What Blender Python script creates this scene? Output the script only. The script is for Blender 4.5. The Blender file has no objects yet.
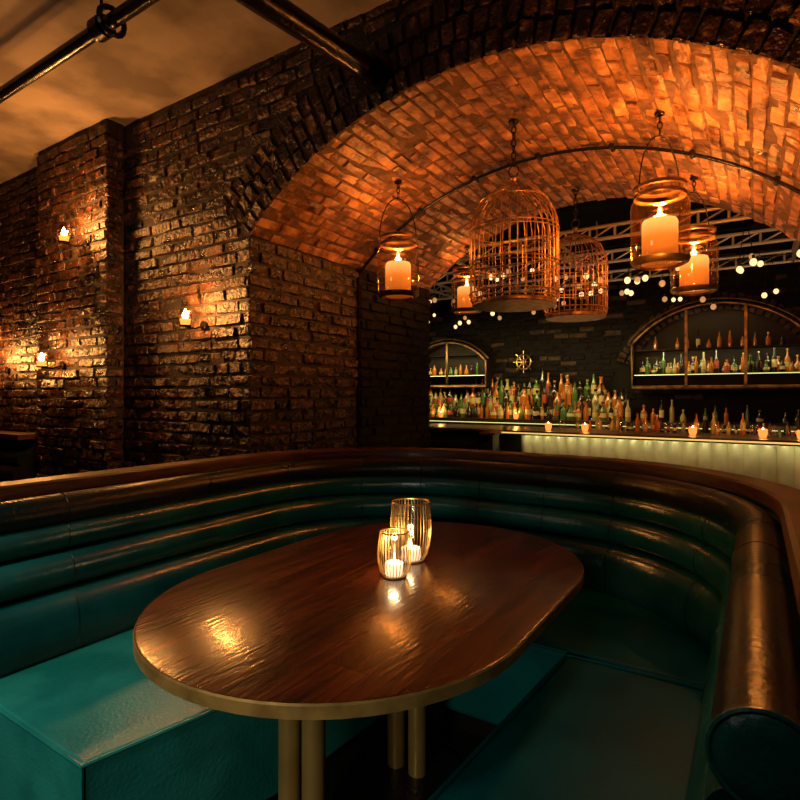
import bpy, bmesh, math, random
from mathutils import Vector, Matrix
random.seed(7)
pi=math.pi; sin=math.sin; cos=math.cos
D=bpy.data; COL=bpy.context.scene.collection
# ------------------------------------------------------------------ materials
def mat(name, col=(.5,.5,.5), rough=.5, metal=0, emit=None, es=0, var=None, nscale=8, bump=0, bscale=60, coat=0, stretch=(1,1,1), rvar=0, spec=None, trans=0, bdist=.01, pale=None):
    m=D.materials.new(name); m.use_nodes=True; nt=m.node_tree; b=nt.nodes['Principled BSDF']
    b.inputs['Base Color'].default_value=(*col,1); b.inputs['Roughness'].default_value=rough; b.inputs['Metallic'].default_value=metal
    if coat: b.inputs['Coat Weight'].default_value=coat; b.inputs['Coat Roughness'].default_value=.15
    if spec is not None: b.inputs['Specular IOR Level'].default_value=spec
    if trans: b.inputs['Transmission Weight'].default_value=trans
    if emit: b.inputs['Emission Color'].default_value=(*emit,1); b.inputs['Emission Strength'].default_value=es
    if var or bump or rvar:
        tc=nt.nodes.new('ShaderNodeTexCoord'); mp=nt.nodes.new('ShaderNodeMapping'); mp.inputs['Scale'].default_value=stretch
        nt.links.new(tc.outputs['Object'],mp.inputs['Vector'])
    if var or rvar:
        n=nt.nodes.new('ShaderNodeTexNoise'); n.inputs['Scale'].default_value=nscale; n.inputs['Detail'].default_value=8
        nt.links.new(mp.outputs[0],n.inputs['Vector'])
    if var:
        r=nt.nodes.new('ShaderNodeValToRGB'); r.color_ramp.elements[0].position=.38; r.color_ramp.elements[1].position=.60
        r.color_ramp.elements[0].color=(*col,1); r.color_ramp.elements[1].color=(*var,1)
        if pale:
            k=r.color_ramp.elements.new(.70); k.color=(*pale,1)
        nt.links.new(n.outputs['Fac'],r.inputs[0]); nt.links.new(r.outputs[0],b.inputs['Base Color'])
    if rvar:
        mr=nt.nodes.new('ShaderNodeMapRange'); mr.inputs[1].default_value=.3; mr.inputs[2].default_value=.7
        mr.inputs[3].default_value=max(.05,rough-rvar); mr.inputs[4].default_value=min(1,rough+rvar)
        nt.links.new(n.outputs['Fac'],mr.inputs[0]); nt.links.new(mr.outputs[0],b.inputs['Roughness'])
    if bump:
        n2=nt.nodes.new('ShaderNodeTexNoise'); n2.inputs['Scale'].default_value=bscale; n2.inputs['Detail'].default_value=6
        bp=nt.nodes.new('ShaderNodeBump'); bp.inputs['Strength'].default_value=bump; bp.inputs['Distance'].default_value=bdist
        nt.links.new(mp.outputs[0],n2.inputs['Vector']); nt.links.new(n2.outputs['Fac'],bp.inputs['Height']); nt.links.new(bp.outputs[0],b.inputs['Normal'])
    return m
def glassmat(name,tint=(1,1,1),base=.06,rough=.04,col=(.9,.9,.9)):
    m=D.materials.new(name); m.use_nodes=True; nt=m.node_tree; nt.nodes.clear()
    o=nt.nodes.new('ShaderNodeOutputMaterial'); mx=nt.nodes.new('ShaderNodeMixShader'); t=nt.nodes.new('ShaderNodeBsdfTransparent'); g=nt.nodes.new('ShaderNodeBsdfGlossy')
    lw=nt.nodes.new('ShaderNodeLayerWeight'); lw.inputs[0].default_value=.25
    mr=nt.nodes.new('ShaderNodeMapRange'); mr.inputs[3].default_value=base; mr.inputs[4].default_value=.7
    t.inputs[0].default_value=(*tint,1); g.inputs['Roughness'].default_value=rough; g.inputs[0].default_value=(*col,1)
    nt.links.new(lw.outputs['Facing'],mr.inputs[0]); nt.links.new(mr.outputs[0],mx.inputs[0]); nt.links.new(t.outputs[0],mx.inputs[1]); nt.links.new(g.outputs[0],mx.inputs[2]); nt.links.new(mx.outputs[0],o.inputs[0])
    return m
M={}
kw=dict(bump=1.0,bscale=34,rvar=.16,bdist=.026,pale=(.15,.07,.032))
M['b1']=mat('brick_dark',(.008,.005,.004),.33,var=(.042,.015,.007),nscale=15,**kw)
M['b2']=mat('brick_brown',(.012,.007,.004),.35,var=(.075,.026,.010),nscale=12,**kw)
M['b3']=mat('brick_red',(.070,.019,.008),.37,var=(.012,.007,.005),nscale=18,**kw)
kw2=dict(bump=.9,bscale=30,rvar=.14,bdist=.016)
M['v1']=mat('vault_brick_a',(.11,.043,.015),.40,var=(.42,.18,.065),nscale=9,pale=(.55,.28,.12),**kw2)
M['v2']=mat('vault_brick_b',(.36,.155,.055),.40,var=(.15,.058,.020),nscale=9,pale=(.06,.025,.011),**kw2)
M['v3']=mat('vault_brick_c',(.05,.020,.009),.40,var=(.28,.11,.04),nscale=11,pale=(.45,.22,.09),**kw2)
M['mortar']=mat('dark_mortar',(.010,.006,.004),.8,var=(.026,.013,.008),nscale=20,bump=.6)
M['vmortar']=mat('vault_mortar',(.05,.02,.009),.8,var=(.12,.05,.022),nscale=20,bump=.6)
M['plaster']=mat('ceiling_plaster',(.13,.095,.075),.8,var=(.29,.22,.17),nscale=2.4,bump=.5,bscale=14)
M['blackwall']=mat('black_paint',(.006,.005,.004),.8,var=(.010,.008,.007),nscale=3,bump=.2,bscale=12,spec=.15)
M['blackbrick']=mat('black_painted_brick',(.003,.0025,.002),.65,var=(.008,.005,.004),nscale=14,bump=.8,bscale=40,spec=.12)
M['backbrick']=mat('back_wall_brick',(.014,.007,.004),.6,var=(.05,.022,.010),nscale=14,bump=.8,bscale=40,spec=.25)
M['floor']=mat('dark_floor',(.005,.004,.004),.6,var=(.010,.008,.007),nscale=4,bump=.2,bscale=20,spec=.2)
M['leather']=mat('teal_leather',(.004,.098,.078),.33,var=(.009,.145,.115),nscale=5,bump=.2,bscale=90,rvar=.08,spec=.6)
M['leatherb']=mat('teal_leather_back_shade',(.002,.044,.043),.23,var=(.004,.070,.065),nscale=4,bump=.18,bscale=32,rvar=.06)  # same teal leather, colour darkened to paint in the backrest shade
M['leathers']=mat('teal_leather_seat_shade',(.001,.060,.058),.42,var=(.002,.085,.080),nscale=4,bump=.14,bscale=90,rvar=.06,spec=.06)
M['leatherd']=mat('leather_shade_tone',(.003,.012,.011),.32,var=(.014,.009,.006),nscale=4,bump=.2,bscale=60,rvar=.08,spec=.26)  # teal leather with shade and brown reflected light put into its colour
M['rail']=mat('rail_wood',(.09,.023,.009),.45,var=(.030,.009,.004),nscale=5,stretch=(2,2,20),bump=.1,bscale=40,coat=.06,spec=.3)
M['brass']=mat('brass',(.75,.52,.2),.3,metal=1,var=(.6,.4,.14),nscale=6)
M['brassleg']=mat('satin_brass',(.42,.26,.07),.36,metal=.6,var=(.33,.20,.05),nscale=6)
M['brassedge']=mat('brass_edge',(.50,.29,.075),.4,metal=.55,var=(.30,.165,.042),nscale=14)
M['black']=mat('black_iron',(.012,.009,.008),.2,metal=.3,bump=.3,bscale=50)
M['rust']=mat('aged_copper_wire',(.42,.21,.09),.4,metal=.7,var=(.14,.07,.035),nscale=20)
M['lidm']=mat('aged_lid_metal',(.30,.17,.08),.38,metal=.85,var=(.12,.07,.035),nscale=12)
def waxmat():
    m=D.materials.new('candle_wax'); m.use_nodes=True; nt=m.node_tree; b=nt.nodes['Principled BSDF']; N=nt.nodes.new; L=nt.links.new
    b.inputs['Base Color'].default_value=(.25,.085,.018,1); b.inputs['Roughness'].default_value=.6
    tc=N('ShaderNodeTexCoord'); sp=N('ShaderNodeSeparateXYZ'); mr=N('ShaderNodeMapRange'); mr.inputs[1].default_value=.0; mr.inputs[2].default_value=.205
    L(tc.outputs['Object'],sp.inputs[0]); L(sp.outputs['Z'],mr.inputs[0])
    r=N('ShaderNodeValToRGB'); e=r.color_ramp.elements; e[0].position=0; e[0].color=(.36,.065,.005,1); e[1].position=1; e[1].color=(1.0,.62,.18,1)
    k=e.new(.6); k.color=(.80,.20,.018,1)
    L(mr.outputs[0],r.inputs[0]); L(r.outputs[0],b.inputs['Emission Color']); b.inputs['Emission Strength'].default_value=1.0  # emission gradient paints the flame's glow through the wax
    return m
M['wax']=waxmat()
M['waxtop']=mat('candle_wax_glowing',(.45,.2,.06),.6,emit=(1,.42,.08),es=1.6)
M['flame']=mat('flame',(1,.8,.4),.5,emit=(1,.70,.32),es=16)
M['waxw']=mat('votive_wax',(.95,.85,.7),.5,emit=(1,.72,.45),es=1.1)
M['glass']=glassmat('clear_glass')
M['jarglass']=glassmat('jar_glass',(1,.93,.82),.12,.06,(1,.75,.48))  # clear glass, candle glow painted in as an amber tint
M['steel']=mat('brushed_steel',(.5,.42,.33),.4,metal=.6)
M['corr']=mat('corrugated_zinc',(.55,.53,.38),.35,metal=.4,var=(.45,.43,.3),nscale=5)
M['woodbar']=mat('bar_wood',(.05,.024,.011),.3,var=(.03,.013,.007),nscale=3,stretch=(1,10,1),coat=.3)
M['wooddark']=mat('cabinet_dark_wood',(.012,.007,.004),.6,var=(.02,.011,.006),nscale=3,spec=.2)
M['bulb']=mat('bulb_glow',(1,.85,.6),.2,emit=(1,.64,.30),es=1.5)
M['bulbd']=mat('bulb_dim_glass',(.5,.35,.2),.08,emit=(1,.5,.18),es=.4)
M['led']=mat('led_strip',(.8,1,.6),.5,emit=(.78,.82,.28),es=1.2)
M['ledy']=mat('led_strip_warm',(1,.9,.5),.5,emit=(1,.68,.18),es=.8)
M['ga']=mat('bottle_amber',(.40,.12,.012),.1,coat=.6)
M['gg']=mat('bottle_green',(.06,.13,.02),.1,coat=.6)
M['gc']=mat('bottle_clear',(.36,.30,.12),.1,coat=.6)
M['gd']=mat('bottle_dark',(.015,.010,.006),.12,coat=.6)
M['lab']=mat('paper_label',(.58,.45,.20),.7)
M['labr']=mat('red_label',(.35,.05,.03),.6)
M['red']=mat('red_votive',(.8,.15,.03),.3,emit=(1,.22,.04),es=1.8)
BR=[M['b1'],M['b2'],M['b3']]; VB=[M['v1'],M['v2'],M['v3']]
def tablewood():
    m=D.materials.new('walnut_tabletop'); m.use_nodes=True; nt=m.node_tree; b=nt.nodes['Principled BSDF']; N=nt.nodes.new; L=nt.links.new
    tc=N('ShaderNodeTexCoord'); mp=N('ShaderNodeMapping'); mp.inputs['Scale'].default_value=(16,1.6,1); L(tc.outputs['Object'],mp.inputs[0])
    n=N('ShaderNodeTexNoise'); n.inputs['Scale'].default_value=2.2; n.inputs['Detail'].default_value=9; n.inputs['Distortion'].default_value=.8; L(mp.outputs[0],n.inputs['Vector'])
    r=N('ShaderNodeValToRGB'); r.color_ramp.elements[0].position=.32; r.color_ramp.elements[1].position=.7
    r.color_ramp.elements[0].color=(.012,.0035,.0018,1); r.color_ramp.elements[1].color=(.12,.026,.009,1); L(n.outputs['Fac'],r.inputs[0])
    bk=N('ShaderNodeTexBrick'); mp2=N('ShaderNodeMapping'); mp2.inputs['Rotation'].default_value=(0,0,pi/2); L(tc.outputs['Object'],mp2.inputs[0]); L(mp2.outputs[0],bk.inputs['Vector'])
    bk.inputs['Scale'].default_value=1; bk.inputs['Brick Width'].default_value=1.9; bk.inputs['Row Height'].default_value=.10; bk.inputs['Mortar Size'].default_value=.0012
    bk.inputs['Color1'].default_value=(.6,.6,.6,1); bk.inputs['Color2'].default_value=(1.35,1.25,1.1,1); bk.inputs['Mortar'].default_value=(.25,.25,.25,1)
    mx=N('ShaderNodeMix'); mx.data_type='RGBA'; mx.blend_type='MULTIPLY'; mx.inputs['Factor'].default_value=1
    L(r.outputs[0],mx.inputs[6]); L(bk.outputs['Color'],mx.inputs[7]); L(mx.outputs[2],b.inputs['Base Color'])
    b.inputs['Roughness'].default_value=.24; b.inputs['Coat Weight'].default_value=.2; b.inputs['Coat Roughness'].default_value=.1
    mp3=N('ShaderNodeMapping'); mp3.inputs['Scale'].default_value=(60,9,1); L(tc.outputs['Object'],mp3.inputs[0])
    n3=N('ShaderNodeTexNoise'); n3.inputs['Scale'].default_value=1.5; n3.inputs['Detail'].default_value=3; L(mp3.outputs[0],n3.inputs['Vector'])
    bp=N('ShaderNodeBump'); bp.inputs['Strength'].default_value=.35; bp.inputs['Distance'].default_value=.0035; L(n3.outputs['Fac'],bp.inputs['Height']); L(bp.outputs[0],b.inputs['Normal']); L(bp.outputs[0],b.inputs['Coat Normal'])
    return m
M['table']=tablewood()
# ------------------------------------------------------------------ mesh builder
class MB:
    def __init__(s): s.v=[];s.f=[];s.m=[]
    def add(s,vs,fs,mi=0):
        o=len(s.v); s.v+= [tuple(p) for p in vs]
        for i,f in enumerate(fs):
            s.f.append(tuple(o+k for k in f)); s.m.append(mi[i] if isinstance(mi,list) else mi)
    def box(s,x0,x1,y0,y1,z0,z1,mi=0):
        s.add([(x0,y0,z0),(x1,y0,z0),(x1,y1,z0),(x0,y1,z0),(x0,y0,z1),(x1,y0,z1),(x1,y1,z1),(x0,y1,z1)],
              [(0,3,2,1),(4,5,6,7),(0,1,5,4),(1,2,6,5),(2,3,7,6),(3,0,4,7)],mi)
    def lathe(s,prof,c=(0,0,0),seg=16,mi=0,rmi=None):
        vs=[];fs=[];ms=[]
        for r,z in prof:
            for k in range(seg):
                a=2*pi*k/seg; vs.append((c[0]+r*cos(a),c[1]+r*sin(a),c[2]+z))
        for i in range(len(prof)-1):
            for k in range(seg):
                k2=(k+1)%seg; fs.append((i*seg+k,i*seg+k2,(i+1)*seg+k2,(i+1)*seg+k)); ms.append(rmi[i] if rmi else mi)
        s.add(vs,fs,ms)
    def tube(s,pts,r,seg=6,mi=0,closed=False,caps=True):
        P=[Vector(p) for p in pts]; n=len(P); vs=[];fs=[]; prev=None
        for i in range(n):
            if closed: t=(P[(i+1)%n]-P[i-1])
            else: t=P[min(i+1,n-1)]-P[max(i-1,0)]
            t.normalize()
            if prev is None:
                up=Vector((0,0,1)) if abs(t.z)<.9 else Vector((1,0,0)); a=t.cross(up).normalized()
            else:
                a=(prev-t*prev.dot(t)); a.normalize()
            prev=a; b=t.cross(a)
            for k in range(seg):
                q=2*pi*k/seg; vs.append(P[i]+a*(r*cos(q))+b*(r*sin(q)))
        m=n if closed else n-1
        for i in range(m):
            j=(i+1)%n
            for k in range(seg):
                k2=(k+1)%seg; fs.append((i*seg+k,i*seg+k2,j*seg+k2,j*seg+k))
        if not closed and caps:
            fs.append(tuple(range(seg))[::-1]); fs.append(tuple((n-1)*seg+k for k in range(seg)))
        s.add(vs,fs,mi)
    def sphere(s,c,r,mi=0,seg=10,sz=1):
        s.lathe([(max(1e-4,r*sin(pi*i/6)),-r*sz*cos(pi*i/6)) for i in range(7)],c,seg,mi)
    def obj(s,name,mats,parent=None,smooth=True,recalc=True,bevel=0,sharp=.8):
        me=D.meshes.new(name); me.from_pydata(s.v,[],s.f)
        for m in mats: me.materials.append(m)
        me.polygons.foreach_set('material_index',s.m); me.update()
        if recalc:
            bm=bmesh.new(); bm.from_mesh(me); bmesh.ops.recalc_face_normals(bm,faces=bm.faces); bm.to_mesh(me); bm.free()
        if smooth:
            me.polygons.foreach_set('use_smooth',[True]*len(me.polygons))
            if sharp: me.set_sharp_from_angle(angle=sharp)
        o=D.objects.new(name,me); COL.objects.link(o)
        if parent: o.parent=parent
        if parent and not parent.get('local'): o.matrix_parent_inverse=Matrix.Translation(-Vector(parent.location))
        if bevel:
            bv=o.modifiers.new('bevel','BEVEL'); bv.width=bevel; bv.segments=3; bv.limit_method='ANGLE'
        return o
def group(name,loc,local=False):
    e=D.objects.new(name,None); e.location=loc; e.empty_display_size=.1; COL.objects.link(e)
    if local: e['local']=1
    return e
def simplebox(name,x0,x1,y0,y1,z0,z1,m,parent=None,bevel=0):
    b=MB(); b.box(x0,x1,y0,y1,z0,z1); return b.obj(name,[m],parent,smooth=False,bevel=bevel)
# ------------------------------------------------------------------ layout constants
R=2.008; CT=-1.1; CZ=.812; SW=2.21; SV=4.29; TL=-2.47; TR=.27; ZC=3.26; ZS=2.28
TH=math.asin(1.37/R)
def zs(t): return CZ+math.sqrt(R*R-(t-CT)**2)
def bricks(b,mapf,u0,u1,v0,v1,L=.205,H=.060,m=.013,keep=None,stag=True,dep=.0,jit=.0035,mats=(0,0,1,1,2),ed=-.011,k_=1.0):
    row=0; v=v0
    while v+H<=v1+.03:
        u=u0-(random.random()*.05)-(L/2 if row%2 and stag else 0)
        while u<u1:
            l=L*random.uniform(.86,1.10) if stag else L
            if stag and random.random()<.16: l=L/2
            a=max(u,u0); c=min(u+l,u1)
            if c-a>.02:
                h=H*random.uniform(.84,1.08)
                if keep is None or keep((a+c)/2,v+h/2):
                    e=.004; us=[a,a+e,a+(c-a)*.35,a+(c-a)*.68,c-e,c]; vs_=[v,v+e,v+h*.5,v+h-e,v+h]
                    w0=dep+k_*random.uniform(-.007,.008); tu=k_*random.uniform(-.014,.014); tv=k_*random.uniform(-.007,.007)
                    vs=[];fs=[]
                    for j,vv in enumerate(vs_):
                        for i,uu in enumerate(us):
                            edge=(i in(0,5) or j in(0,4))
                            w=(ed if edge else w0+random.uniform(-jit,jit)+tu*((uu-a)/(c-a)-.5)+tv*(j-2)*.5)
                            vs.append(mapf(uu+random.uniform(-.0035,.0035),vv+random.uniform(-.0035,.0035),w))
                    for j in range(4):
                        for i in range(5):
                            fs.append((j*6+i,j*6+i+1,(j+1)*6+i+1,(j+1)*6+i))
                    b.add(vs,fs,random.choice(mats))
            u+=l+m
        v+=H+m; row+=1
# ------------------------------------------------------------------ front (arch) wall
RING=.345
def keepw(u,v):
    if TL-.0<u<TR and v<ZS: return False
    if math.hypot(u-CT,v-CZ)<R+RING+.01 and v>ZS-.12 and abs(math.atan2(u-CT,v-CZ))<TH+.03: return False
    if -4.75<u<-3.75: return False
    return True
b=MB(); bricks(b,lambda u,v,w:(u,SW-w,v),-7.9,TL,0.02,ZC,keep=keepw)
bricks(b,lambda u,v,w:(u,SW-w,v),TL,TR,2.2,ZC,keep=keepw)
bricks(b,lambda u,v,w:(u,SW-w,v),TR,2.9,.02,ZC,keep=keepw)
bricks(b,lambda u,v,w:(u,2.08-w,v),-4.75,-3.75,.02,ZC)
bricks(b,lambda u,v,w:(-3.75+w,u,v),2.08,2.20,.02,ZC)
for k in range(3):
    r0=R+.004+k*.115
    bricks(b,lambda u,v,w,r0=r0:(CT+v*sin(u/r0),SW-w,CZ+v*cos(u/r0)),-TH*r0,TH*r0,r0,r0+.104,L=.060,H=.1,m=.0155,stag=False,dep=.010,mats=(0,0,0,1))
bricks(b,lambda u,v,w:(TL+w,u,v),SW,3.24,.02,ZS,mats=(0,0,0,1,0,2))
bricks(b,lambda u,v,w:(TR-w,2*SW-u+1.03,v),SW,3.24,.02,ZS)
wall=MB(); wall.v=b.v; wall.f=b.f; wall.m=b.m
y=SW+.009
wall.add([(-8,y,0),(TL-.009,y,0),(TL-.009,y,ZC),(-8,y,ZC)],[(0,1,2,3)],3)
wall.add([(TR+.009,y,0),(3,y,0),(3,y,ZC),(TR+.009,y,ZC)],[(0,1,2,3)],3)
n=40; vs=[];fs=[]
for i in range(n+1):
    a=-TH+2*TH*i/n; vs+=[(CT+(R+.009)*sin(a),y,CZ+(R+.009)*cos(a)),(CT+(R+.009)*sin(a),y,ZC)]
wall.add(vs,[(2*i,2*i+2,2*i+3,2*i+1) for i in range(n)],3)
wall.add([(TL-.009,y,0),(TL-.009,3.24,0),(TL-.009,3.24,ZS),(TL-.009,y,ZS)],[(0,1,2,3)],3)
wall.add([(TR+.009,y,0),(TR+.009,3.24,0),(TR+.009,3.24,ZS),(TR+.009,y,ZS)],[(0,1,2,3)],3)
wall.box(-4.74,-3.759,2.089,2.21,0,ZC,3)
wall.obj('wall_arch',BR+[M['mortar']],recalc=False,sharp=.9)
# vault
b=MB(); AL=TH*R
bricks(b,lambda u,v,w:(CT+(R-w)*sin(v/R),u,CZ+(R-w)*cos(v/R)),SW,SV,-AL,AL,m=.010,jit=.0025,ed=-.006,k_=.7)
vs=[]
for i in range(n+1):
    a=-TH+2*TH*i/n; x=CT+(R+.004)*sin(a); z=CZ+(R+.004)*cos(a); vs+=[(x,SW,z),(x,SV,z)]
b.add(vs,[(2*i,2*i+1,2*i+3,2*i+2) for i in range(n)],3)
vs=[]
for i in range(n+1):
    a=-TH+2*TH*i/n; x=CT+(R+.004)*sin(a); z=CZ+(R+.004)*cos(a); vs+=[(x,SV,z),(x,SV,3.3)]
b.add(vs,[(2*i,2*i+2,2*i+3,2*i+1) for i in range(n)],3)
b.obj('ceiling_vault',VB+[M['vmortar']],recalc=False,sharp=.9)
# black painted brick piers continuing the jambs
b=MB(); b.box(TL-.5,TL+.01,3.25,SV-.01,0,ZS+.05)
bricks(b,lambda u,v,w:(TL+.022+w,u,v),3.26,SV,.02,ZS)
bricks(b,lambda u,v,w:(u,3.25-w,v),TL,TL+.03,.02,ZS,L=.05)
b.obj('wall_pier_left',[M['blackbrick'],M['blackbrick'],M['blackbrick']],recalc=False,sharp=.9)
simplebox('wall_pier_right',TR-.02,TR+.5,3.25,SV,0,ZS+.05,M['blackbrick'])
b=MB(); b.tube([(CT+(R-.03)*sin(-TH+2*TH*i/40),3.25,CZ+(R-.03)*cos(-TH+2*TH*i/40)) for i in range(41)],.010,8)
for k in range(7):
    a=-TH+2*TH*(k+.5)/7; b.tube([(CT+(R-.03)*sin(a),3.22,CZ+(R-.03)*cos(a)),(CT+(R-.03)*sin(a),3.28,CZ+(R-.03)*cos(a))],.016,8)
b.obj('conduit_pipe',[M['black']])
# room shell
simplebox('floor',-8,3,-2.5,7.4,-.1,0,M['floor'])
simplebox('ceiling',-8,3,-2.5,SW+.01,ZC,ZC+.1,M['plaster'])
simplebox('ceiling_bar',-8,3,SV,7.4,3.3,3.4,M['blackwall'])
simplebox('wall_left',-8.1,-8,-2.5,7.4,0,3.4,M['mortar'])
simplebox('wall_right',3,3.1,-2.5,7.4,0,3.4,M['blackwall'])
simplebox('wall_front',-8,3,-2.6,-2.5,0,3.4,M['blackwall'])
b=MB()
bricks(b,lambda u,v,w:(u,7.3-w,v),-4.9,2.2,1.3,3.25,keep=lambda u,v:not(math.hypot(u+.375,v-1.43)<1.16 and v>1.43))
for k in range(2):
    r0=.96+k*.105
    bricks(b,lambda u,v,w,r0=r0:(-.375+v*sin(u/r0),7.2-w,1.36+v*cos(u/r0)),-1.2*r0,1.2*r0,r0,r0+.095,L=.062,H=.092,m=.013,stag=False,mats=(2,))
b.box(-8,3,7.31,7.4,0,3.4,3)
b.obj('wall_back_bar',[M['blackbrick'],M['blackbrick'],M['backbrick'],M['blackwall']],recalc=False,sharp=.9)
# ------------------------------------------------------------------ ceiling pipes
g=group('ceiling_pipe',(-.6,1.5,2.9))
b=MB(); k1=2.6; P0=Vector((-1.574,2.21,2.93))
def pipeT(k): return (P0.x, P0.y-k, 2.93-.108*k)
b.tube([pipeT(0),pipeT(.12),pipeT(1.2),pipeT(k1)],.052,20)
b.tube([pipeT(-.0),pipeT(.03)],.105,24); b.tube([pipeT(.03),pipeT(.10)],.070,20)
b.obj('pipe',[M['black']],g)
b=MB(); b.tube([(P0.x,2.21-k1,2.65),(P0.x,2.21-k1,3.26)],.056,16); b.obj('riser',[M['black']],g)
g=group('ceiling_pipe',(-3,1.43,3.1))
b=MB(); b.tube([(-7.95,1.43,3.10),(-2.3,1.43,3.10),(1.5,1.43,3.10)],.032,16)
for t in (-2.62,-4.8,0.4):
    b.tube([(t-.035,1.43,3.10),(t+.035,1.43,3.10)],.052,16); b.tube([(t,1.43,3.13),(t,1.43,3.26)],.008,6)
b.tube([(-2.53,1.43+.06*cos(q*pi/8),3.10+.06*sin(q*pi/8)) for q in range(16)],.014,6,closed=True)
b.obj('pipe',[M['black']],g)
# ------------------------------------------------------------------ booth
def upath(ct,hw,sl,sr,sa,rad,n=14):
    P=[]
    for i in range(7): P.append((ct-hw,sl+(sa-rad-sl)*i/7,-1,0))
    for i in range(n+1):
        a=pi-pi/2*i/n; P.append((ct-hw+rad+rad*cos(a),sa-rad+rad*sin(a),cos(a),sin(a)))
    for i in range(1,6): P.append((ct-hw+rad+(2*hw-2*rad)*i/6,sa,0,1))
    for i in range(n+1):
        a=pi/2-pi/2*i/n; P.append((ct+hw-rad+rad*cos(a),sa-rad+rad*sin(a),cos(a),sin(a)))
    for i in range(1,8): P.append((ct+hw,sa-rad-(sa-rad-sr)*i/7,1,0))
    return P
def sweep(b,path,prof,mi=0):
    n=len(prof); vs=[];fs=[]
    for (x,y,nx,ny) in path:
        for o,z in prof: vs.append((x+nx*o,y+ny*o,z))
    for i in range(len(path)-1):
        for k in range(n):
            k2=(k+1)%n; fs.append((i*n+k,i*n+k2,(i+1)*n+k2,(i+1)*n+k))
    fs.append(tuple(range(n))[::-1]); fs.append(tuple((len(path)-1)*n+k for k in range(n)))
    b.add(vs,fs,mi)
def roll(z0,z1,ob,bl,n=12):
    return [(ob-bl*sin(pi*k/n)**.6 if 0<k<n else ob, (z0+z1)/2-(z1-z0)/2*cos(pi*k/n)) for k in range(n+1)]
BC=-1.05
booth=group('banquette_booth',(BC,1.6,0))
UP=upath(BC,1.06,.64,.74,2.72,.8)
prof=roll(.43,.67,-.04,.085)+roll(.67,.795,-.02,.075)[1:]+roll(.795,.90,-.002,.062)[1:]+[(.05,.93),(.10,1.0),(.10,0),(-.04,0)]
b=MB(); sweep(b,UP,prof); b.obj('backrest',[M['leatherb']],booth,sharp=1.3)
b=MB(); sweep(b,UP,[(.058*cos(q*pi/12),.938+.058*sin(q*pi/12)) for q in range(24)]); b.obj('top_roll',[M['leatherd']],booth,sharp=1.0)
b=MB(); sweep(b,UP,[(.05,1.0),(.055,1.03),(.065,1.037),(.17,1.037),(.18,1.028),(.18,.99),(.05,.99)]); b.obj('top_rail',[M['rail']],booth,sharp=.6)
b=MB()
for idx in (2,9,14,18,22,26,30,36,43):
    if idx<len(UP):
        x,y,nx,ny=UP[idx]
        b.tube([(x+nx*(o-.0005),y+ny*(o-.0005),z) for o,z in prof[1:-4]],.0016,4)
        b.tube([(x+nx*.058*cos(q),y+ny*.058*cos(q),.938+.058*sin(q)) for q in [pi*.15+pi*1.1*k/14 for k in range(15)]],.0016,4)
b.obj('seams',[M['leatherd']],booth)
b=MB()
for (x,y) in ((BC+1.06,.74),(BC-1.06,.64)):
    prs=[(.0001,-.010),(.03,-.008),(.05,-.003),(.056,.004)]
    vs=[];fs=[];S=28
    for r,o in prs:
        for k in range(S): vs.append((x+r*cos(2*pi*k/S),y+o-.002,.938+r*sin(2*pi*k/S)))
    for i in range(3):
        for k in range(S): fs.append((i*S+k,i*S+(k+1)%S,(i+1)*S+(k+1)%S,(i+1)*S+k))
    b.add(vs,fs)
    b.tube([(x+.057*cos(2*pi*k/S),y,.938+.057*sin(2*pi*k/S)) for k in range(S)],.004,6,closed=True)
b.obj('roll_end_cap',[M['leather']],booth)
out=[(x-nx*.04,y-ny*.04) for x,y,nx,ny in UP]
inL=(-1.37,.70); inL2=(-1.25,1.25); inLc=(-1.20,1.93); inRc=(-.55,1.93); inR=(-.63,.70)
def poly(b,pts,z0,z1,mi=0):
    n=len(pts); b.add([(x,y,z0) for x,y in pts]+[(x,y,z1) for x,y in pts],[tuple(range(n)),tuple(n+k for k in range(n))]+[(k,(k+1)%n,n+(k+1)%n,n+k) for k in range(n)],mi)
left=[p for p in out if p[0]<-1.9 and p[1]<1.93]
lp=[inLc,inL2,inL,(BC-1.02,.70)]+left[1:]+[(BC-1.02,1.93)]
rp=[(BC+1.02,.70),inR,(-.55,1.91),(BC+1.02,1.91)]
bp_=[inLc]+[(BC-1.02,1.935)]+[p for p in out if p[1]>1.95]+[(BC+1.02,1.925),inRc]
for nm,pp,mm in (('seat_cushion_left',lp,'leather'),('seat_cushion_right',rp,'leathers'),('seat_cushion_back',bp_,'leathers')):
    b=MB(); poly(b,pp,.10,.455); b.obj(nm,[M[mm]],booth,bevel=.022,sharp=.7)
b=MB()
b.tube([(*inLc,.45),(*inL2,.45),(*inL,.45),(BC-1.01,.70,.45)],.006,6)
b.tube([(*inL,.45),(*inL,.1)],.005,6); b.obj('piping_left',[M['leather']],booth)
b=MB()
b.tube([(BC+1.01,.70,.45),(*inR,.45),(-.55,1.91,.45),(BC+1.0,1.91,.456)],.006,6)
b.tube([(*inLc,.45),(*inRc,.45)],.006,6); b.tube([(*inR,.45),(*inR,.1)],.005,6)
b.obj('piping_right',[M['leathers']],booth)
b=MB(); poly(b,[(-1.42,.76),(-1.30,1.9),(-1.28,2.0),(-.5,2.0),(-.58,.76),(-.02,.76),(-.02,2.2),(-.5,2.6),(-1.6,2.6),(-2.08,2.1),(-2.08,.76)],0,.11); b.obj('toe_kick',[M['black']],booth)
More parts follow.
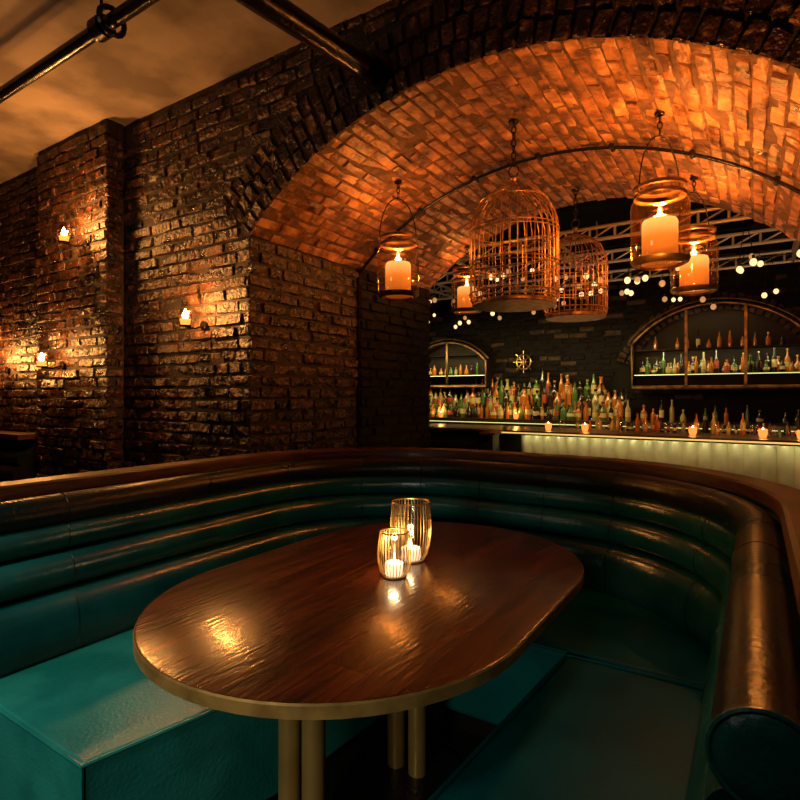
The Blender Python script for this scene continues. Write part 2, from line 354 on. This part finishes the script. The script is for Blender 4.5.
# ------------------------------------------------------------------ table
TCX,TCY=-1.026,1.525
tb=group('dining_table',(TCX,TCY,0))
b=MB()
def stad(r,n=32):
    P=[]
    for i in range(n+1): a=pi*i/n; P.append((r*cos(a),.268+r*sin(a)))
    for i in range(n+1): a=pi+pi*i/n; P.append((r*cos(a),-.262+r*sin(a)))
    return P
LY=[(.543,.715),(.549,.718),(.549,.744),(.546,.7485),(.542,.75)]
for (r,z) in LY:
    b.v+=[(x+TCX,y+TCY,z) for x,y in stad(r)]
n=len(stad(.5))
for i in range(4):
    for k in range(n):
        b.f.append((i*n+k,i*n+(k+1)%n,(i+1)*n+(k+1)%n,(i+1)*n+k)); b.m.append(1 if i<3 else 0)
b.f.append(tuple(4*n+k for k in range(n))); b.m.append(0); b.f.append(tuple(range(n))); b.m.append(0)
b.obj('tabletop',[M['table'],M['brassedge']],tb,sharp=.5)
b=MB()
for s in (1.12,1.66):
    for dt in (-.044,.044): b.tube([(-1.045+dt,s,.02),(-1.045+dt,s,.705)],.032,24)
    b.box(-1.155,-.935,s-.06,s+.06,.700,.716)
b.obj('legs',[M['brassleg']],tb)
b=MB()
for s in (1.12,1.66): b.lathe([(.001,0),(.2,0),(.2,.012),(.06,.022),(.001,.022)],(-1.045,s,0),32)
b.obj('foot_plates',[M['black']],tb)
# ------------------------------------------------------------------ wire candle holders
def holder(loc,prof,h,nr,lightW):
    g=group('candle_holder',loc,True)
    b=MB(); b.lathe([(.001,.003)]+prof,seg=32); b.obj('glass',[M['glass']],g)
    b=MB()
    for k in range(nr):
        a=2*pi*k/nr; b.tube([((r+.001)*cos(a),(r+.001)*sin(a),z) for r,z in prof],.0013,5)
    for (r,z) in (prof[0],prof[-1]): b.tube([(r*cos(2*pi*q/32),r*sin(2*pi*q/32),z) for q in range(32)],.0028,6,closed=True)
    b.obj('gold_wires',[M['brass']],g)
    b=MB(); rr=prof[0][0]*.8; b.lathe([(.001,.006),(rr,.006),(rr,.045),(rr-.004,.047),(.001,.043)],seg=20); b.obj('votive',[M['waxw']],g)
    b=MB(); b.lathe([(.0005,.042),(.004,.047),(.005,.055),(.003,.067),(.0005,.078)],seg=10); b.obj('flame',[M['flame']],g)
    l=D.lights.new('candle_light','POINT'); l.energy=lightW; l.color=(1,.60,.28); l.shadow_soft_size=.012
    o=D.objects.new('candle_light',l); o.location=(0,0,.09); o.parent=g; COL.objects.link(o)
holder((-1.005,1.52,.75),[(.037,.003),(.047,.02),(.053,.045),(.055,.075),(.053,.105),(.049,.13),(.047,.148)],.15,30,1.3)
holder((-1.052,1.70,.75),[(.045,.003),(.058,.025),(.068,.06),(.073,.095),(.073,.14),(.070,.18),(.068,.212)],.21,36,.5)
# ------------------------------------------------------------------ jar lanterns
def lantern(loc,W_):
    x,y,z=loc; top=zs(x)
    g=group('jar_lantern',loc,True)
    b=MB(); b.lathe([(.001,0),(.10,0),(.12,.012),(.127,.035),(.129,.1),(.129,.27),(.124,.295),(.110,.315),(.108,.335),(.108,.36)],seg=32)
    b.obj('jar',[M['jarglass']],g)
    b=MB(); b.lathe([(.112,.315),(.116,.320),(.116,.328),(.112,.333)],seg=32); b.lathe([(.108,.352),(.117,.356),(.118,.370),(.112,.374),(.106,.370)],seg=32)
    b.lathe([(.102,.0),(.122,.010),(.129,.024),(.131,.024),(.124,.006),(.104,-.004),(.102,0)],seg=32)
    for q in range(2):
        a=q*pi+.9; b.tube([(.114*cos(a),.114*sin(a),.322),(.128*cos(a),.128*sin(a),.34),(.118*cos(a),.118*sin(a),.365)],.005,6)
    b.obj('metal_band',[M['lidm']],g)
    b=MB()
    ca,sa=cos(.9),sin(.9); Hh=min(.26,top-z-.44)
    b.tube([(.12*cos(pi*i/14)*ca,.12*cos(pi*i/14)*sa,.35+Hh*sin(pi*i/14)) for i in range(15)],.0035,6)
    z0=.35+Hh; zt=top-z-.002; i=0; zz=z0
    while zz<zt-.005:
        l=min(.038,zt-zz+.004); pts=[]
        for q in range(10):
            a=2*pi*q/10; r=.010*cos(a); pts.append((r if i%2 else 0,0 if i%2 else r,zz+l/2+(l/2)*sin(a)))
        b.tube(pts,.0032,5,closed=True); zz+=.030; i+=1
    b.lathe([(.001,zt),(.025,zt),(.022,zt-.012),(.001,zt-.014)],seg=12)
    b.obj('handle_and_chain',[M['black']],g)
    b=MB(); b.lathe([(.001,.004),(.078,.004),(.079,.07),(.079,.13),(.079,.195),(.073,.210),(.06,.205),(.05,.192),(.001,.188)],seg=24,mi=0)
    b.obj('candle',[M['wax']],g)
    b=MB(); b.lathe([(.0005,.19),(.012,.204),(.016,.22),(.010,.245),(.0005,.27)],seg=10); b.obj('flame',[M['flame']],g)
    l=D.lights.new('lantern_light','POINT'); l.energy=W_; l.color=(1,.33,.055); l.shadow_soft_size=.03
    o=D.objects.new('lantern_light',l); o.location=(0,0,.295); o.parent=g; COL.objects.link(o)
lantern((-1.856,2.85,1.955),15)
lantern((-.38,2.85,1.965),34)
lantern((-.31,3.73,1.965),30)
lantern((-2.03,4.17,2.04),7)
# ------------------------------------------------------------------ bird cages
def cage(loc,rad,hc,hd):
    x,y,z=loc; top=zs(x)-z
    g=group('bird_cage',loc,True)
    b=MB(); N=34
    P=[(rad*.93,0),(rad,.06),(rad,hc)]
    for i in range(1,9): a=pi/2*i/8; P.append((max(.012,rad*cos(a)),hc+hd*sin(a)))
    for k in range(N):
        a=2*pi*k/N; b.tube([(r*cos(a),r*sin(a),q) for r,q in P],.0026,4)
    def ring(r,z_,w=.0038): b.tube([(r*cos(2*pi*q/36),r*sin(2*pi*q/36),z_) for q in range(36)],w,5,closed=True)
    for zz in (.0,.03,.06,hc*.5,hc*.5+.02,hc,hc-.02): ring(rad*(.93 if zz==0 else .965 if zz==.03 else 1)+.003,zz)
    ring(rad*cos(.7)+.003,hc+hd*sin(.7))
    b.lathe([(.001,hc+hd-.01),(.03,hc+hd-.008),(.022,hc+hd+.015),(.01,hc+hd+.03),(.018,hc+hd+.045),(.006,hc+hd+.06),(.001,hc+hd+.062)],seg=14)
    ring(.93*rad*.5,-.0); b.tube([(-rad*.93,0,.0),(rad*.93,0,.0)],.004,5); b.tube([(0,-rad*.93,.0),(0,rad*.93,.0)],.004,5)
    b.tube([(rad*1.01*cos(-1.2+q),rad*1.01*sin(-1.2+q),zq) for q,zq in ((-.18,.1),(.18,.1),(.18,.26),(-.18,.26))],.004,5,closed=True)
    b.tube([(-rad*.98,0,hc*.55),(rad*.98,0,hc*.55)],.006,6)
    b.obj('wire_frame',[M['rust']],g)
    b=MB(); b.lathe([(.001,-.004),(rad*.92,-.004),(rad*.95,.004),(rad*.95,.02),(rad*.90,.022),(.001,.012)],seg=36); b.obj('base_tray',[M['rust']],g)
    b=MB(); zz=hc+hd+.055
    b.tube([(.028*cos(2*pi*q/16),0,zz+.03+.032*sin(2*pi*q/16)) for q in range(16)],.004,5,closed=True); zz+=.055; i=0
    while zz<top-.005:
        l=min(.045,top-zz+.004)
        b.tube([((.012*cos(2*pi*q/10)) if i%2 else 0,0 if i%2 else .012*cos(2*pi*q/10),zz+l/2+l/2*sin(2*pi*q/10)) for q in range(10)],.004,5,closed=True); zz+=.035; i+=1
    b.lathe([(.001,top-.002),(.03,top-.002),(.025,top-.014),(.001,top-.016)],seg=12)
    b.obj('chain',[M['black']],g)
cage((-1.09,2.81,1.83),.232,.40,.235)
cage((-1.08,3.98,1.90),.215,.37,.22)
# ------------------------------------------------------------------ wall sconces
def sconce(loc,W_):
    x,y,z=loc; g=group('candle_sconce',loc,True)
    wy=(2.075 if -4.75<x<-3.75 else 2.205)-y
    b=MB(); b.tube([(0,wy,-.03),(0,wy-.01,-.03)],.03,14); b.tube([(0,wy,-.03),(0,wy*.5,-.055),(0,0,-.05)],.006,6); b.lathe([(.001,-.052),(.032,-.05),(.036,-.042),(.001,-.044)],seg=16)
    b.obj('bracket',[M['black']],g)
    b=MB(); b.lathe([(.001,-.042),(.030,-.042),(.040,0),(.043,.05)],seg=18); b.obj('glass_cup',[M['jarglass']],g)
    b=MB(); b.lathe([(.001,-.04),(.026,-.04),(.032,-.005),(.001,-.008)],seg=14,mi=0); b.lathe([(.0005,-.012),(.014,.0),(.020,.014),(.011,.038),(.0005,.06)],seg=10,mi=1); b.obj('candle',[M['waxtop'],M['flame']],g)
    l=D.lights.new('sconce_light','POINT'); l.energy=W_; l.color=(1,.40,.09); l.shadow_soft_size=.045
    o=D.objects.new('sconce_light',l); o.location=(0,-.02,.08); o.parent=g; COL.objects.link(o)
sconce((-4.01,1.93,2.45),40)
sconce((-2.87,2.07,1.81),28)
sconce((-4.33,1.93,1.60),20)
sconce((-5.57,2.07,1.60),36)
# ------------------------------------------------------------------ neighbouring booths
nb=group('banquette_bench',(-6,1.9,0))
b=MB(); path=[(-4.8,2.03,0,1),(-5.5,2.03,0,1),(-7,2.03,0,1),(-7.9,2.03,0,1)]
sweep(b,path,prof[:-4]+[(.05,.93),(.09,1.0),(.09,0),(-.05,0)]); b.box(-7.9,-4.8,1.45,2.01,.1,.455); b.obj('upholstery',[M['leatherd']],nb,sharp=1.2)
b=MB(); sweep(b,path,[(-.06,1.0),(-.06,1.04),(.11,1.04),(.11,1.0)]); b.obj('top_rail',[M['rail']],nb,sharp=.5)
nb=group('banquette_booth',(-2.8,4.9,0))
UP2=upath(-2.85,.82,4.45,4.48,4.93,.40,10)
b=MB(); sweep(b,UP2,prof); b.obj('backrest',[M['leatherd']],nb,sharp=1.2)
b=MB(); sweep(b,UP2,[(-.03,1.0),(-.03,1.02),(.12,1.02),(.12,1.0)]); b.obj('top_rail',[M['rail']],nb,sharp=.5)
# ------------------------------------------------------------------ bar
bar=group('bar_counter',(-.5,5.5,0))
b=MB(); vs=[];fs=[]; N=900; t0=-1.95; t1=2.95
for i in range(N+1):
    t=t0+(t1-t0)*i/N; yy=5.225-.040*abs(sin(pi*(t-t0)/.11)); vs+=[(t,yy,.05),(t,yy,.955)]
for i in range(N): fs.append((2*i,2*i+2,2*i+3,2*i+1))
b.add(vs,fs); b.obj('corrugated_front',[M['corr']],bar,recalc=False,sharp=1.0)
b=MB(); b.box(-4.5,2.97,5.10,5.85,.965,1.005); b.obj('counter_top',[M['woodbar']],bar,smooth=False,bevel=.006)
b=MB(); b.box(-4.5,2.97,5.235,5.8,0,.965); b.obj('body',[M['blackwall']],bar,smooth=False)
b=MB(); b.box(-4.4,2.95,5.094,5.099,.976,.988); b.obj('led_edge',[M['ledy']],bar,smooth=False)
# back bar
bb=group('back_bar_cabinet',(-1,7,0))
b=MB(); b.box(-4.9,2.5,6.72,7.29,0,1.04); b.box(-4.3,-1.3,7.02,7.29,1.04,1.17); b.box(-3.4,-1.5,7.13,7.29,1.17,1.30); b.obj('counter',[M['woodbar']],bb,smooth=False)
b=MB(); b.box(-4.8,2.4,6.705,6.715,.985,.992); b.box(-4.3,-1.3,7.008,7.016,1.05,1.055); b.box(-3.4,-1.5,7.116,7.124,1.18,1.186); b.obj('led_strip',[M['led']],bb,smooth=False)
def cabinet(tc,hw,z0,zsn,ztop,nm,gate):
    g=group(nm,(tc,7.1,z0))
    rise=ztop-zsn; rr=(hw*hw+rise*rise)/(2*rise); cz=ztop-rr; th=math.asin(hw/rr); y0=7.0; y1=7.28
    arc=[(tc+rr*sin(-th+2*th*i/24),cz+rr*cos(-th+2*th*i/24)) for i in range(25)]
    outl=[(tc-hw,z0)]+arc+[(tc+hw,z0)]
    b=MB(); vs=[(x,y0,z) for x,z in outl]+[(x,y1,z) for x,z in outl]; n=len(outl)
    b.add(vs,[(k,(k+1)%n,n+(k+1)%n,n+k) for k in range(n)]+[tuple(n+k for k in range(n))]); b.obj('case',[M['wooddark']],g,recalc=False,smooth=False)
    b=MB(); b.tube([(x,y0,z) for x,z in outl],.022,8,closed=True)
    b.tube([(x,y0,z) for x,z in [(tc+(rr+.05)*sin(-th+2*th*i/24),cz+(rr+.05)*cos(-th+2*th*i/24)) for i in range(25)]],.012,6)
    for k in range(1,gate):
        x=tc-hw+2*hw*k/gate; zz=cz+math.sqrt(rr*rr-(x-tc)**2); b.box(x-.014,x+.014,y0-.012,y0+.012,z0,zz)
    b.box(tc-hw,tc+hw,y0-.012,y0+.012,z0+.0,z0+.03)
    b.obj('frame',[M['lidm']],g)
    b=MB(); b.box(tc-hw+.02,tc+hw-.02,y0+.03,y1-.01,z0+.15,z0+.165,0); b.box(tc-hw+.02,tc+hw-.02,y0+.02,y0+.03,z0+.150,z0+.158,1)
    b.box(tc-hw+.02,tc+hw-.02,y0+.03,y1-.01,z0+.44,z0+.45,0); b.obj('shelf',[M['wooddark'],M['led']],g,smooth=False)
    l=D.lights.new('cabinet_light','AREA'); l.shape='RECTANGLE'; l.size=hw*1.7; l.size_y=.04; l.energy=3.2*hw; l.color=(1,.9,.45)
    o=D.objects.new('cabinet_light',l); o.location=(tc,7.05,z0+.43); o.rotation_euler=(.3,0,0); o.parent=g; o.matrix_parent_inverse=Matrix.Translation(-Vector(g.location)); COL.objects.link(o)
    l=D.lights.new('cabinet_light','AREA'); l.shape='RECTANGLE'; l.size=hw*1.0; l.size_y=.04; l.energy=1.2*hw; l.color=(1,.8,.4)
    o=D.objects.new('cabinet_light',l); o.location=(tc,7.05,ztop-.06); o.rotation_euler=(.3,0,0); o.parent=g; o.matrix_parent_inverse=Matrix.Translation(-Vector(g.location)); COL.objects.link(o)
cabinet(-.375,.86,1.43,1.95,2.37,'arched_cabinet',3)
cabinet(-3.72,.60,1.47,1.82,2.10,'arched_cabinet',2)
BP=[ [(.001,0),(.036,0),(.038,.02),(.038,.06),(.038,.13),(.036,.17),(.015,.215),(.013,.28),(.016,.285),(.016,.30),(.001,.30)],
     [(.001,0),(.045,0),(.047,.02),(.047,.05),(.047,.12),(.044,.15),(.018,.175),(.016,.22),(.022,.222),(.022,.25),(.001,.25)],
     [(.001,0),(.032,0),(.034,.02),(.034,.07),(.034,.18),(.03,.21),(.013,.25),(.012,.32),(.015,.322),(.015,.34),(.001,.34)],
     [(.001,0),(.05,0),(.055,.03),(.055,.05),(.05,.09),(.03,.13),(.016,.16),(.014,.2),(.02,.203),(.02,.225),(.001,.225)]]
BM=[M['ga'],M['gg'],M['gc'],M['gd'],M['lab'],M['labr'],M['brass']]
def bottle(b,x,y,z,sc=1):
    p=random.choice(BP); c=random.choice([0,0,0,1,1,2,3,3,3]); lb=random.choice([4,4,c,c]); cap=random.choice([c,6,3,3])
    if random.random()<.06: lb=5
    q=[(r*sc,h*sc) for r,h in p]; b.lathe(q,(x,y,z),10,rmi=[c,c,c,lb,c,c,c,cap,cap,cap])
def row(t0,t1,y,z,step,sc=1,pr=1):
    t=t0
    while t<t1:
        if random.random()<pr: bottle(b,t,y+random.uniform(-.02,.02),z,sc*random.uniform(.75,1.15))
        t+=step*random.uniform(.9,1.15)
b=MB()
row(-4.25,-1.25,6.86,1.04,.09,.85); row(-4.25,-1.25,6.95,1.04,.085,1.05); row(-4.2,-1.35,7.07,1.17,.082,1.05); row(-3.35,-1.55,7.2,1.30,.08,1.1)
row(-1.1,2.2,6.95,1.04,.10,.7,.9)
b.obj('liquor_bottles',BM,sharp=.9)
b=MB(); row(-1.15,.42,7.10,1.595,.075,.66,.95);row(-1.15,.42,7.19,1.595,.08,.75,.95); row(-4.25,-3.2,7.13,1.635,.085,.6,.95); row(-1.0,.3,7.15,1.88,.11,.6,.8)
b.obj('liquor_bottles',BM,sharp=.9)
b=MB(); t=-1.5
while t<2.4:
    bottle(b,t,random.uniform(5.58,5.78),1.005,random.uniform(.28,.62)); t+=random.uniform(.03,.07)
b.obj('bar_condiment_bottles',BM,sharp=.9)
b=MB()
t=-1.6
while t<2.4:
    y=random.uniform(5.42,5.5); b.lathe([(.001,0),(.03,0),(.034,.09)],(t,y,1.005),12); t+=random.uniform(.10,.22)
b.obj('drinking_glasses',[M['glass']])
for (t,y,z) in ((-1.35,5.3,1.005),(-.45,5.3,1.005),(.05,5.3,1.005),(.5,5.3,1.005),(-3.7,6.78,1.04),(-2.6,6.78,1.04),(-1.7,5.3,1.005),(.3,5.28,1.005)):
    g=group('votive_candle',(t,y,z),True)
    b=MB(); b.lathe([(.001,0),(.022,0),(.030,.025),(.032,.055),(.028,.07)],seg=14,mi=0); b.obj('cup',[M['red']],g)
    b=MB(); b.lathe([(.0005,.05),(.008,.06),(.008,.067),(.0005,.085)],seg=8); b.obj('flame',[M['flame']],g)
    l=D.lights.new('votive_light','POINT'); l.energy=1.3; l.color=(1,.42,.1); l.shadow_soft_size=.02
    o=D.objects.new('votive_light',l); o.location=(0,0,.12); o.parent=g; COL.objects.link(o)
b=MB(); cx,cy,cz=-2.66,7.22,1.80
b.tube([(cx+.1*cos(2*pi*q/24),cy,cz+.1*sin(2*pi*q/24)) for q in range(24)],.012,6,closed=True); b.tube([(cx+.03*cos(2*pi*q/12),cy,cz+.03*sin(2*pi*q/12)) for q in range(12)],.012,6,closed=True)
for q in range(8): b.tube([(cx,cy,cz),(cx+.15*cos(q*pi/4),cy,cz+.15*sin(q*pi/4))],.007,5)
b.tube([(cx,cy,cz),(cx,7.31,cz)],.012,6)
b.obj('ship_wheel',[M['brass']])
# ------------------------------------------------------------------ overhead steel frame with bulbs
fr=group('overhead_steel_frame',(-1.2,5.5,2.75))
b=MB()
def truss(p,q,h=.10,nn=10,r=.015):
    p=Vector(p); q=Vector(q); u=Vector((0,0,h)); b.tube([p,q],r,6); b.tube([p+u,q+u],r,6)
    for i in range(nn+1):
        a=p.lerp(q,i/nn); b.tube([a,a+u],r*.7,5)
        if i<nn: b.tube([a,p.lerp(q,(i+1)/nn)+u],r*.5,4)
for s in (4.65,5.5,6.4): truss((-4.3,s,2.62),(2.4,s,2.62),nn=34)
for t in (-4.3,-3.3,-2.4,-1.5,-.6,.3,1.2,2.4): truss((t,4.65,2.62),(t,6.4,2.62),nn=10)
for s in (4.65,6.4):
    for t in (-4.3,-1.5,1.2): b.tube([(t,s,2.7),(t,s,3.3)],.01,6)
b.obj('trusses',[M['steel']],fr)
b=MB()
for s in (4.95,5.5,6.1):
    t=-4.1
    while t<1.6:
        z=2.36+.12*sin(t*2.3+s*5)
        for dx in random.choice([(-.045,.045),(-.08,0,.06),(-.04,.05),(-.09,-.03,.04,.09)]):
            zz=z+random.uniform(-.06,.07); mi=random.choice([0,0,2])
            b.tube([(t+dx*.3,s,2.62),(t+dx,s,zz+.06)],.003,4,mi=1); b.tube([(t+dx,s,zz+.018),(t+dx,s,zz+.055)],.010,8,mi=1); b.sphere((t+dx,s+random.uniform(-.05,.05)*0,zz),random.uniform(.019,.027),mi,10,1.15)
        t+=random.uniform(.20,.50)
    b.tube([(-4.3,s,2.625),(2.4,s,2.625)],.006,5,mi=1)
b.obj('bulbs',[M['bulb'],M['black'],M['bulbd']],fr)
# ------------------------------------------------------------------ lights
def area(name,loc,target,sx,sy,e,col,spread=None):
    l=D.lights.new(name,'AREA'); l.shape='RECTANGLE'; l.size=sx; l.size_y=sy; l.energy=e; l.color=col
    if spread: l.spread=spread
    o=D.objects.new(name,l); o.location=loc; o.rotation_euler=(Vector(target)-Vector(loc)).to_track_quat('-Z','Y').to_euler(); COL.objects.link(o); return o
def spot(name,loc,target,e,col,ang,blend=.6,soft=.05):
    l=D.lights.new(name,'SPOT'); l.energy=e; l.color=col; l.spot_size=ang; l.spot_blend=blend; l.shadow_soft_size=soft
    o=D.objects.new(name,l); o.location=loc; o.rotation_euler=(Vector(target)-Vector(loc)).to_track_quat('-Z','Y').to_euler(); COL.objects.link(o); return o
spot('downlight_seat',(-1.5,-.9,2.9),(-1.75,.85,.4),340,(1,.98,.88),.55,1,.35)
spot('low_front_lamp',(-.45,-1.5,1.25),(-1.05,1.3,.30),105,(1,.93,.76),.62,1,.3)
spot('right_seat_fill',(-.45,-.3,3.0),(-.30,1.45,.45),30,(.8,1,.95),.45,1,.2)  # added cool fill that keeps the right seat teal, no real fixture
area('room_glow',(-2.2,-1.6,2.6),(-2.0,1.4,.8),.8,.5,3,(1,.9,.75))
spot('ceiling_fill',(-3.4,-.6,1.6),(-2.9,1.2,3.26),14,(1,.72,.54),1.9,1,.2)  # added fill to lift the ceiling, stands for no actual lamp
spot('arch_uplight',(-.2,1.75,1.35),(-.2,3.1,2.8),135,(1,.33,.05),1.7,.9,.1)
spot('arch_uplight',(-1.5,1.75,1.6),(-2.2,2.5,2.65),24,(1,.33,.05),1.0,.9,.1)
area('bar_front_led',(.5,5.11,.955),(.5,5.22,.80),4.9,.02,5.0,(1,.86,.38))
area('back_bar_wash',(-2.6,6.45,2.0),(-2.6,7.1,1.15),3.2,.08,22,(1,.78,.30))
area('bar_ceiling_glow',(-1,5.6,3.2),(-1,5.6,1.0),5,.5,3,(1,.6,.3))
area('frame_fill',(-1.2,4.9,1.25),(-1.2,5.3,2.7),5,.1,9,(1,.8,.55))  # unseen fill added below the trusses to make them show
w=D.worlds.new('World'); bpy.context.scene.world=w; w.use_nodes=True
w.node_tree.nodes['Background'].inputs[0].default_value=(.05,.035,.03,1); w.node_tree.nodes['Background'].inputs[1].default_value=.3
# ------------------------------------------------------------------ camera
c=D.cameras.new('Camera'); co=D.objects.new('Camera',c); COL.objects.link(co)
co.location=(0,0,1.35); co.rotation_euler=(pi/2,0,math.atan2(.543,.84)); c.sensor_width=36; c.lens=24.75; c.shift_y=-5/800; c.clip_start=.02
bpy.context.scene.camera=co
try:
    bpy.context.scene.view_settings.view_transform='Standard'
except Exception as e: print(e)
